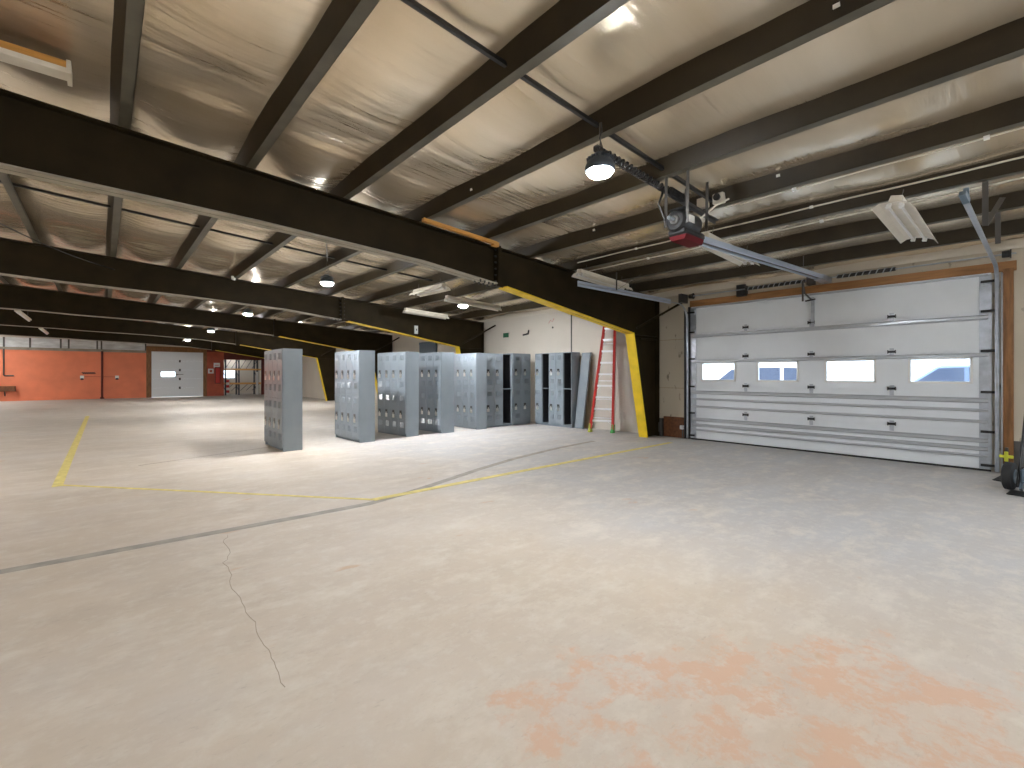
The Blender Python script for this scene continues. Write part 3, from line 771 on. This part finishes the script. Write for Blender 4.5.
def locker(label, loc, rz, n, H=2.0, dep=.36, w=DW, missing=(), opened=None, zs=1.0):
    t = thing('locker_bank', label, 'locker', loc, rz, 'grey steel lockers')
    W = n * w; D = dep
    hz = .075
    body = MB().use('locker'); tt = .012
    body.box(0, D, 0, tt, 0, H); body.box(0, D, W - tt, W, 0, H)          # ends
    body.box(0, D, tt, W - tt, H - tt, H); body.box(D - tt, D, tt, W - tt, 0, H - tt)  # top, back
    body.box(0, D - tt, tt, W - tt, hz - tt, hz)                         # floor
    body.box(.03, .05, tt, W - tt, 0, hz - tt)                            # toe kick
    for k in range(1, n): body.box(0, D - tt, k * w - tt / 2, k * w + tt / 2, hz, H - tt)
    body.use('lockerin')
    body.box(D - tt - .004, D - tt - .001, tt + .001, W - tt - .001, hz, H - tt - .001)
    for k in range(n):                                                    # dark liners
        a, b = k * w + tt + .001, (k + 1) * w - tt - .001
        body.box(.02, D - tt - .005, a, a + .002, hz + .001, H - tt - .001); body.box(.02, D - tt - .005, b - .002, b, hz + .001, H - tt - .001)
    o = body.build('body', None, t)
    hd2 = (H - hz - tt) / 2
    sh = MB()
    for k in range(n): sh.box(.0, D - tt, k * w + tt, (k + 1) * w - tt, hz + hd2 - .012, hz + hd2 + .008)
    sh.build('shelf', 'locker', t)
    for k in range(n):
        for r in range(2):
            if (k, r) in missing: continue
            dd, hd = door_obj(w, hd2, t, (0, k * w, hz + r * hd2))
            if opened and (k, r) in opened:
                ang = opened[(k, r)]
                dd.rotation_euler = (0, 0, ang); 
    t.scale = (1, 1, zs)
    return t
R = math.radians
locker('grey locker bank standing apart at the left, its doors catching orange light', (2.655, 9.82, 0), R(.3), 4, 2.02)
locker('grey locker bank second from the left, facing the lone left one', (4.27, 9.98, 0), R(2), 4, 2.05)
locker('grey locker bank third from the left, lower half in shade with a bright edge', (5.53, 10.20, 0), R(5), 4, 2.07)
locker('grey locker bank fourth from the left, below the grey box on the wall', (6.54, 10.21, 0), R(3), 4, 2.09, .40)
locker('grey locker bank fifth from the left, last of the parallel row', (7.72, 10.30, 0), R(0), 4, 2.11)
# bank facing the camera in the corner: third column has lost its doors
locker('grey locker bank facing the camera with a doorless third column and bent open door', (8.13 + 1.0, 10.47, 0), R(90), 3, 2.12, .40, .335, missing=((0, 0), (0, 1)))
locker('narrow two column grey locker bank facing the camera in the corner', (9.93, 10.50, 0), R(90), 2, 2.15, .40, .365)
locker('grey locker bank against the side wall with open doorless columns', (9.96, 8.84, 0), 0, 5, 2.15, .36, .29, missing=((0, 0), (0, 1), (3, 0), (3, 1)))
# the bent open door standing edge-on
t = thing('loose_locker_door', 'bent grey locker door standing edge on in front of the corner lockers', 'locker door', (9.16, 10.45, 0), R(-43))
mb = MB(); N_ = 16; vs = []; fs = []
for i in range(N_ + 1):
    z = .04 + 2.08 * i / N_; bx = -.035 * math.sin(PI * min(1, z / 1.1)) if z < 1.1 else -.02 * math.sin(PI * (z - 1.1) / 1.0)
    vs += [(bx, 0, z), (bx, -.30, z), (bx + .02, -.30, z), (bx + .02, 0, z)]
fs.append((0, 1, 2, 3))
for i in range(N_):
    a, b = 4 * i, 4 * i + 4
    for k in range(4): fs.append((a + k, b + k, b + (k + 1) % 4, a + (k + 1) % 4))
fs.append(tuple(4 * N_ + k for k in (3, 2, 1, 0)))
mb.add(vs, fs); mb.build('panel', 'locker', t)
# leaning locker side panel and plywood
t = thing('leaning_panel', 'grey steel panel leaning on the wall right of the lockers', 'panel', (0, 0, 0))
mb = MB()
def lean(mb, ya0, ya1, yb0, yb1, x0, x1, H, th):   # bottom edge at x0 (ya0..ya1), top edge at x1 (yb0..yb1)
    mb.add([(x0, ya0, 0.0), (x0, ya1, 0.0), (x1, yb1, H), (x1, yb0, H), (x0 + th, ya0, 0.0), (x0 + th, ya1, 0.0), (x1 + th, yb1, H), (x1 + th, yb0, H)],
           [(0, 1, 2, 3), (7, 6, 5, 4), (0, 4, 5, 1), (1, 5, 6, 2), (2, 6, 7, 3), (3, 7, 4, 0)])
lean(mb, 8.53, 8.80, 8.42, 8.70, 10.06, 10.27, 2.13, .012)
mb.build('sheet', 'locker', t)
mb = MB(); lean(mb, 8.80, 8.812, 8.70, 8.712, 10.06, 10.27, 2.13, .10); lean(mb, 8.518, 8.53, 8.408, 8.42, 10.06, 10.27, 2.13, .05); mb.build('folded_edge', 'locker', t)
t = thing('plywood_sheet', 'tan plywood sheet leaning on the wall behind the grey panel', 'plywood', (0, 0, 0))
mb = MB(); lean(mb, 8.38, 9.15, 8.45, 9.2, 10.33, 10.395, 2.05, .014); mb.build('sheet', 'ply', t)
tag(MB().box(10.33, XW - .001, 16.6, 17.9, 2.42, 2.86).box(10.31, 10.33, 16.6, 17.9, 2.80, 2.9).build('wall_box', 'bluegrey'), 'grey metal box with dark top on the wall behind the fourth locker bank', 'wall box')

# ------------------------------------------------------------------ red stepladder
t = thing('stepladder', 'tall red fibreglass stepladder with aluminium steps leaning by the yellow column', 'ladder', (0, 0, 0))
A0, B0 = Vector((9.66, 7.92, 0)), Vector((9.93, 7.40, 0))
A1, B1 = Vector((10.17, 7.83, 2.92)), Vector((10.22, 7.53, 2.92))
def lp(a, b, t_): return a + (b - a) * t_
for a, b in ((A0, A1), (B0, B1)):
    d_ = (B0 - A0).normalized()
    mb = MB(); mb.bar(a + (b - a) * .03, b, .06, .10, (d_.y, -d_.x, .2) if False else (-d_.y, d_.x, 0)); mb.build('front_rail', 'redp', t)
for a, b in ((A0 + Vector((.24, .19, 0)), A1 + Vector((.06, .03, 0))), (B0 + Vector((.24, .17, 0)), B1 + Vector((.06, .04, 0)))):
    MB().bar(a + (b - a) * .02, b, .03, .055, (0, 1, 0)).build('rear_rail', 'redp', t)
for i in range(9):
    f = (i + 1) / 9.6
    a, b = lp(A0, A1, f), lp(B0, B1, f)
    mb = MB(); mb.bar(a, b, .085, .05); 
    for q, s in ((a, 1), (b, -1)): mb.bar(q + (b - a) * .02 * s + Vector((-.0, 0, -.12)), q + (b - a) * .28 * s, .014, .006)
    mb.build('step', 'alu', t)
for i in range(5):
    f = .12 + i * .17
    a, b = lp(A0 + Vector((.24, .19, 0)), A1 + Vector((.06, .03, 0)), f), lp(B0 + Vector((.24, .17, 0)), B1 + Vector((.06, .04, 0)), f)
    MB().bar(a, b, .02, .03).build('rear_brace', 'alu', t)
MB().bar(A1 + Vector((.03, .03, .02)), B1 + Vector((.03, -.03, .02)), .18, .05).build('top_cap', 'redp', t)
for a, m in ((A0, 'limefoot'), (B0, 'green')):
    f_ = MB().box(a.x - .06, a.x + .06, a.y - .04, a.y + .04, 0, .05).bar(a + Vector((0, 0, .03)), a + Vector((.03, 0, .22)), .05, .11, (1, 0, 0)).build('foot', m, t, bevel=.008)
for a in (A0 + Vector((.24, .19, 0)), B0 + Vector((.24, .17, 0))):
    MB().box(a.x - .04, a.x + .04, a.y - .035, a.y + .035, 0, .13).build('foot', 'green', t, bevel=.008)

# ------------------------------------------------------------------ things at the garage door jambs
tag(MB().box(XW - .05, XW - .001, 5.60, 6.20, .0, .49).build('brown_board', 'osb', bevel=.004), 'brown pressed board standing against the wall left of the garage door', 'board')
tag(MB().box(XW - .10, XW - .001, 6.225, 6.32, .0, .44).box(XW - .12, XW - .10, 6.24, 6.30, .1, .34).build('floor_box', 'darksteel', bevel=.005), 'dark grey box at the foot of the nearest column', 'box')
t = thing('photo_eye', 'small white safety sensor low on the left garage door track', 'sensor', (10.30, 5.66, .26))
MB().box(-.05, .05, -.03, .05, -.04, .05).build('case', 'whitep', t, bevel=.01); MB().lathe([(.02, -.04), (.02, -.07)], (0, 0, 0), 'y', 12).build('eye', 'black', t)
MB().bar((0, 0, -.25), (0, 0, -.04), .03, .004).build('bracket', 'darksteel', t)
t = thing('shutoff_valve', 'yellow cross shaped valve handle at the foot of the right jamb', 'valve', (10.17, .40, .28))
mb = MB(); mb.box(-.01, .01, -.075, .075, -.022, .022); mb.box(-.01, .01, -.022, .022, -.075, .075); mb.build('handle', 'valve', t, bevel=.006)
MB().tube([(.0, 0, 0), (.16, 0, 0)], .012, 8).build('stem', 'galv', t); MB().tube([(.15, 0, -.28), (.15, 0, .12)], .02, 10).build('pipe', 'darksteel', t)
# hand truck
t = thing('hand_truck', 'black hand truck with rubber wheels at the right edge beside the timber jamb', 'hand truck', (8.905, .064, 0), R(-10))
for s in (-1, 1):
    w_ = MB().lathe([(.05, -.05), (.14, -.055), (.175, -.04), (.18, 0), (.175, .04), (.14, .055), (.05, .05)], (0, s * .26 - .0, .18), 'y', 28).build('wheel', 'rubber', t, True)
    MB().lathe([(.0, -.058), (.09, -.058), (.10, -.03), (.10, .03), (.09, .058), (.0, .058)], (0, s * .26, .18), 'y', 20).build('hub', 'bluegrey', w_, True)
MB().tube([(0, -.30, .18), (0, .30, .18)], .014, 10).build('axle', 'galv', t)
mb = MB()
for s in (-.17, .17): mb.tube([(-.10, s, .06), (.06, s, .40), (.26, s, .95), (.44, s, 1.42), (.50, s * .8, 1.46)], .017, 10)
for z, x in ((.30, .02), (.62, .14), (.95, .26), (1.3, .395)): mb.tube([(x, -.17, z), (x, .17, z)], .013, 8)
mb.build('frame', 'black', t, True)
MB().prism([(-.42, -.20), (-.10, -.23), (-.10, .23), (-.42, .20)], 'z', .006, .016).build('toe_plate', 'black', t)
for s in (-.14, .14): MB().bar((-.10, s, .03), (0, s, .18), .03, .05).build('wheel_bracket', 'bluegrey', t)
MB().box(-.09, .16, -.15, .15, .12, .30).build('axle_guard', 'bluegrey', t, bevel=.02)

p = [px2floor(*q) for q in ((992, 480), (1005, 475.5), (1006.5, 483))]
mb = MB(); mb.add([(x, y, 0) for x, y in p] + [(p[0][0], p[0][1], .004), (p[1][0], p[1][1], .035), (p[2][0], p[2][1], .035)], [(2, 1, 0), (3, 4, 5), (0, 1, 4, 3), (1, 2, 5, 4), (2, 0, 3, 5)])
tag(mb.build('rubber_wedge', 'rubber'), 'flat black rubber wedge on the floor left of the hand truck wheel', 'wedge')

# ------------------------------------------------------------------ signs and marks on the walls
tag(MB().box(XW - .012, XW - .001, 12.08, 12.36, 2.79, 2.94).build('wall_sign', 'signgreen', bevel=.003), 'small dark green sign high on the pale wall above the lockers', 'sign')
t = thing('wall_bracket', 'small black bracket high on the pale wall right of the green sign', 'bracket', (XW, 11.2, 2.86))
MB().bar((-.02, .14, -.05), (-.02, -.10, -.02), .03, .05).bar((-.02, -.10, -.04), (-.02, -.14, .10), .03, .04).build('arm', 'black', t)
tag(MB().tube([(XW - .004, 10.18, 3.10), (XW - .004, 10.10, 3.20), (XW - .004, 10.02, 3.14), (XW - .004, 9.94, 3.24)], .006, 6).build('paint_mark', 'redp'), 'red paint scribble high on the pale wall above the lockers', 'paint mark', kind='structure')
tag(MB().lathe([(.03, -.012), (.03, 0)], (XW, 10.0, 2.96), 'x', 12).build('wall_bolt', 'black'), 'small dark bolt head on the pale wall below the red mark', 'bolt')
t = thing('switch_box', 'white switch box on the dark web of the second frame', 'switch box', (7.62, FR[1] - .012, 2.96))
MB().box(-.06, .06, -.05, 0, -.13, .13).build('case', 'whitep', t, bevel=.006); MB().box(-.012, .012, -.065, -.05, -.03, .03).build('toggle', 'black', t)
for i, (x, k, l) in enumerate(((3.2, 2, 'tiny white beam clamp under the flange of the third frame'), (3.0, 3, 'tiny white beam clamp under the flange of the fourth frame'))):
    t = thing('beam_clamp', l, 'clamp', (x, FR[k] - .10, bot(x) - .01)); MB().box(-.05, .05, -.03, .03, -.07, .0).build('jaw', 'whitep', t); MB().bar((0, 0, -.04), (-.10, -.05, -.14), .03, .03).build('rod', 'whitep', t)
t = thing('pipe_elbow', 'white pipe elbow where a purlin meets the second frame', 'pipe fitting', (2.42, FR[1] - .22, zt(2.42) - .03))
MB().tube([(0, 0, .06), (0, 0, 0), (.03, -.06, -.02)], .035, 10).build('pipe', 'whitep', t, True)
# sagging wires beyond the first frame
for a, b, l in (((-1.6, 9.6, 3.9), (.2, 13.4, 3.80), 'thin black wire strung between purlins at left beyond the nearest frame'), ((2.7, 7.6, 3.78), (3.5, 9.8, 3.86), 'thin black wire running to the lamp before the second frame')):
    pts = [(a[0] + (b[0] - a[0]) * i / 12, a[1] + (b[1] - a[1]) * i / 12, a[2] + (b[2] - a[2]) * i / 12 - .10 * math.sin(PI * i / 12)) for i in range(13)]
    tag(MB().tube(pts, .009, 6).build('roof_wire', 'black', smooth=True), l, 'wire')

# ------------------------------------------------------------------ end wall items
Yw = YE - .001
tag(MB().tube([(-.02, Yw - .07, 0), (-.02, Yw - .07, 3.0)], .055, 10).box(-.12, .08, Yw - .02, Yw, 0, .1).build('wall_post', 'darkred', smooth=True), 'dark red brown pipe post standing against the orange wall', 'post')
tag(MB().tube([(-4.25, Yw - .05, 3.0), (-4.25, Yw - .05, 1.5), (-4.22, Yw - .05, 1.46), (-3.85, Yw - .05, 1.46)], .035, 10).build('wall_pipe', 'darksteel', smooth=True), 'dark bent pipe down the left part of the orange wall', 'pipe')
for x, l in ((-.95, 'white outlet box on the orange wall left of the post'), (.70, 'white outlet box on the orange wall right of the post')):
    t = thing('outlet_box', l, 'outlet', (x, Yw, 1.36)); MB().box(-.09, .09, -.06, 0, -.10, .10).build('case', 'whitep', t, bevel=.008); MB().box(-.07, .07, -.07, -.06, -.16, -.06).build('socket', 'black', t)
tag(MB().tube([(-.86, Yw - .02, 1.40), (.61, Yw - .02, 1.38)], .014, 8).build('wall_conduit', 'wallred'), 'thin conduit joining the two outlets on the orange wall', 'conduit')
pts = [(-.95 + .0125 * i, Yw - .014, 1.62 + .06 * math.sin(i * .9)) for i in range(50)]
tag(MB().tube(pts, .02, 6).build('hung_cable', 'black', smooth=True), 'black cable bunched on the orange wall above the left outlet', 'cable')
t = thing('wall_shelf', 'brown timber shelf on the left part of the orange wall', 'shelf', (-4.6, Yw, .70))
MB().box(-.9, .82, -.28, 0, -.14, .16).build('board', 'osb', t); MB().bar((-.5, -.2, -.14), (-.5, -.02, -.4), .05, .05).bar((.4, -.2, -.14), (.4, -.02, -.4), .05, .05).build('bracket', 'darksteel', t)
# far sectional door
d2 = bpy.data.objects.new('door_2', None); COL.objects.link(d2); struct(d2, 'pale grey sectional door with one window in the end wall', 'door')
for i in range(5):
    z0, z1 = .02 + i * .61, .02 + (i + 1) * .61 - .002
    mb = MB()
    if i == 2:
        mb.box(2.45, 2.95, Yw - .05, Yw, z0, z1); mb.box(3.75, 5.35, Yw - .05, Yw, z0, z1); mb.box(2.95, 3.75, Yw - .05, Yw, z0, z0 + .12); mb.box(2.95, 3.75, Yw - .05, Yw, z1 - .12, z1)
    else: mb.box(2.45, 5.35, Yw - .05, Yw, z0, z1)
    mb.box(2.45, 5.35, Yw - .053, Yw - .05, z1 - .03, z1 - .015)
    mb.build('door_section', 'fardoor', d2)
f = MB().box(2.92, 3.78, Yw - .06, Yw - .045, 1.34, 1.38).box(2.92, 3.78, Yw - .06, Yw - .045, 1.72, 1.76).box(2.92, 2.96, Yw - .06, Yw - .045, 1.34, 1.76).box(3.74, 3.78, Yw - .06, Yw - .045, 1.34, 1.76).build('window_frame', 'whitep', d2)
MB().box(2.95, 3.75, Yw - .03, Yw - .025, 1.36, 1.74).build('pane', 'glass', f)
for z in (.62, 1.23, 1.84, 2.45): MB().box(3.95, 4.05, Yw - .075, Yw - .05, z - .08, z + .08).build('hinge', 'black', d2)
MB().box(3.80, 3.86, Yw - .08, Yw - .05, 1.48, 1.58).box(3.86, 4.20, Yw - .07, Yw - .056, 1.52, 1.55).build('lock_bar', 'darksteel', d2)
struct(MB().box(2.18, 2.45, Yw - .08, Yw + .1, 0, 3.10).box(5.35, 5.57, Yw - .08, Yw + .1, 0, 3.10).box(2.18, 5.57, Yw - .1, Yw + .1, 3.08, 3.42).build('trim_8', 'woodv'), 'brown timber frame around the pale grey far door', 'trim')
# fire cabinet and signs
t = thing('fire_cabinet', 'red fire extinguisher cabinet on the brick red wall right of the far door', 'fire cabinet', (6.22, Yw, 1.5))
MB().box(-.17, .17, -.16, .0015, -.62, .58).build('case', 'darkred', t, bevel=.01); MB().box(-.13, .13, -.17, -.16, -.56, .50).build('door', 'redp', t)
t = thing('wall_sign', 'small white square sign above the red fire cabinet', 'sign', (6.18, Yw, 2.2)); MB().box(-.19, .19, -.02, 0, -.17, .17).build('plate', 'whitep', t); MB().box(-.13, .13, -.024, -.02, -.02, .03).build('band', 'redp', t)
t = thing('wall_sign', 'small white square sign left of the red fire cabinet', 'sign', (5.82, Yw, 1.78)); MB().box(-.17, .17, -.02, 0, -.17, .17).build('plate', 'whitep', t); MB().box(-.08, .08, -.024, -.02, -.08, .08).build('mark', 'wallred', t)
# pallet rack
t = thing('pallet_rack', 'dark blue pallet rack with orange beams in the far storage bay', 'pallet rack', (0, 40.0, 0))
for x in (6.85, 7.72, 8.95, 9.7):
    for y in (0, .95):
        u = MB().box(x - .045, x + .045, y - .04, y + .04, 0, 2.85).box(x - .07, x + .07, y - .07, y + .07, 0, .012).build('upright', 'rackblue', t)
    mb = MB()
    for k in range(5):
        z = .25 + k * .52
        mb.bar((x, 0, z), (x, .95, z + (.52 if k % 2 == 0 else 0)), .03, .03)
    mb.build('bracing', 'rackblue', t)
for z in (.86, 1.92):
    for y in (-.05, 1.0): MB().box(6.85, 9.7, y - .02, y + .02, z - .06, z + .06).build('beam', 'rackbeam', t)
mb = MB()
for x in (7.0, 7.4, 8.0, 8.4, 8.8): mb.bar((x, .95, .3), (x + .5, .95, .8), .03, .03); mb.bar((x, .95, 2.0), (x + .4, .95, 2.7), .03, .03)
mb.build('back_bracing', 'rackblue', t)
t = thing('column_guard', 'red and white striped guard post at the left foot of the pallet rack', 'guard post', (6.95, 39.75, 0))
for k in range(6):
    MB().lathe([(.10, 0), (.10, .19)], (0, 0, k * .19), 'z', 14).build('band', 'redp' if k % 2 else 'whitep', t)
tag(MB().box(8.85, 9.0, 39.86, 39.9, 0, 1.75).build('rack_label_post', 'whitep'), 'white strip on the right upright of the pallet rack', 'strip')

# ------------------------------------------------------------------ cars outside
def car(label, x, y, zs, m, L_=4.6, suv=True):
    t = thing('parked_car', label, 'car', (x, y, -.02), 0, 'cars parked outside the garage door')
    if suv:
        low = [(-2.3, .35), (2.3, .35), (2.32, .8), (2.2, 1.02), (1.15, 1.12), (-2.2, 1.12), (-2.34, .8)]
        cab = [(1.2, 1.10), (.45, 1.68), (-.2, 1.76), (-1.7, 1.74), (-2.22, 1.10)]
        gls = [[(.98, 1.16), (.40, 1.60), (-.15, 1.66), (-.15, 1.16)], [(-.25, 1.16), (-.25, 1.66), (-1.05, 1.66), (-1.05, 1.16)], [(-1.15, 1.16), (-1.15, 1.66), (-1.62, 1.64), (-1.95, 1.16)]]
    else:
        low = [(-2.3, .3), (2.3, .3), (2.3, .7), (2.1, .92), (1.0, 1.02), (-1.9, 1.05), (-2.3, .95)]
        cab = [(1.15, 1.0), (.35, 1.46), (-.9, 1.48), (-1.85, 1.03)]
        gls = [[(.92, 1.06), (.33, 1.40), (-.2, 1.42), (-.2, 1.06)], [(-.3, 1.06), (-.3, 1.42), (-.9, 1.42), (-1.5, 1.08)]]
    k = L_ / 4.6
    sc = lambda P: [(a * k, b * zs) for a, b in P]
    MB().prism([(u, v) for u, v in sc(low)], 'x', -.9, .9).build('body', m, t, bevel=.05)
    MB().prism(sc(cab), 'x', -.76, .76).build('cabin', m, t, bevel=.05)
    for gp in gls: MB().prism(sc(gp), 'x', -.775, .775).build('window', 'carglass', t)
    for a in (-1.45, 1.4):
        for s in (-1, 1):
            w_ = MB().lathe([(.10, -.1), (.30, -.1), (.33, -.05), (.33, .05), (.30, .1), (.10, .1)], (s * .82, a * k, .33), 'x', 24).build('wheel', 'rubber', t, True)
            MB().lathe([(0, -.105), (.19, -.105), (.19, .105), (0, .105)], (s * .82, a * k, .33), 'x', 14).build('rim', 'alu', w_, True)
    for s in (-.6, .6): MB().box(s - .15, s + .15, 2.24 * k, 2.33 * k, .72, .86).build('headlamp', 'whitep', t)
car('white sport utility car outside the two left garage door windows', 16.0, 6.3, 1.05, 'carwhite')
car('blue grey saloon car outside the right garage door window', 16.6, 1.5, 1.2, 'carblue', 4.0, False)

# ------------------------------------------------------------------ light
w = bpy.data.worlds.new('sky'); S.world = w; w.use_nodes = True
bg = w.node_tree.nodes['Background']; bg.inputs['Color'].default_value = (.80, .90, 1.0, 1); bg.inputs['Strength'].default_value = 3.0
sun = bpy.data.lights.new('sun', 'SUN'); sun.energy = 5; sun.angle = .01; sun.color = (1, .95, .88)
so = bpy.data.objects.new('sun', sun); COL.objects.link(so); so.rotation_euler = (R(48), 0, R(-70))

# ------------------------------------------------------------------ camera
cam = bpy.data.cameras.new('camera'); co = bpy.data.objects.new('camera', cam); COL.objects.link(co)
F = 468.0
cam.sensor_width = 36; cam.lens = F * 36 / 1024; cam.shift_y = -9 / 1024
cam.clip_start = .05; cam.clip_end = 300
co.location = (0, 0, 1.5)
a = 512 - 102.5; n = math.hypot(a, F)
fx, fy = a / n, F / n
co.rotation_euler = (PI / 2, 0, math.atan2(-fx, fy))
S.camera = co
S.view_settings.view_transform = 'Standard'; S.view_settings.look = 'None'
S.view_settings.exposure = .74; S.view_settings.gamma = 1; S.view_settings.use_curve_mapping = False
S.cycles.use_denoising = True
S.cycles.sample_clamp_indirect = 8
S.cycles.max_bounces = 10; S.cycles.diffuse_bounces = 6; S.cycles.glossy_bounces = 4
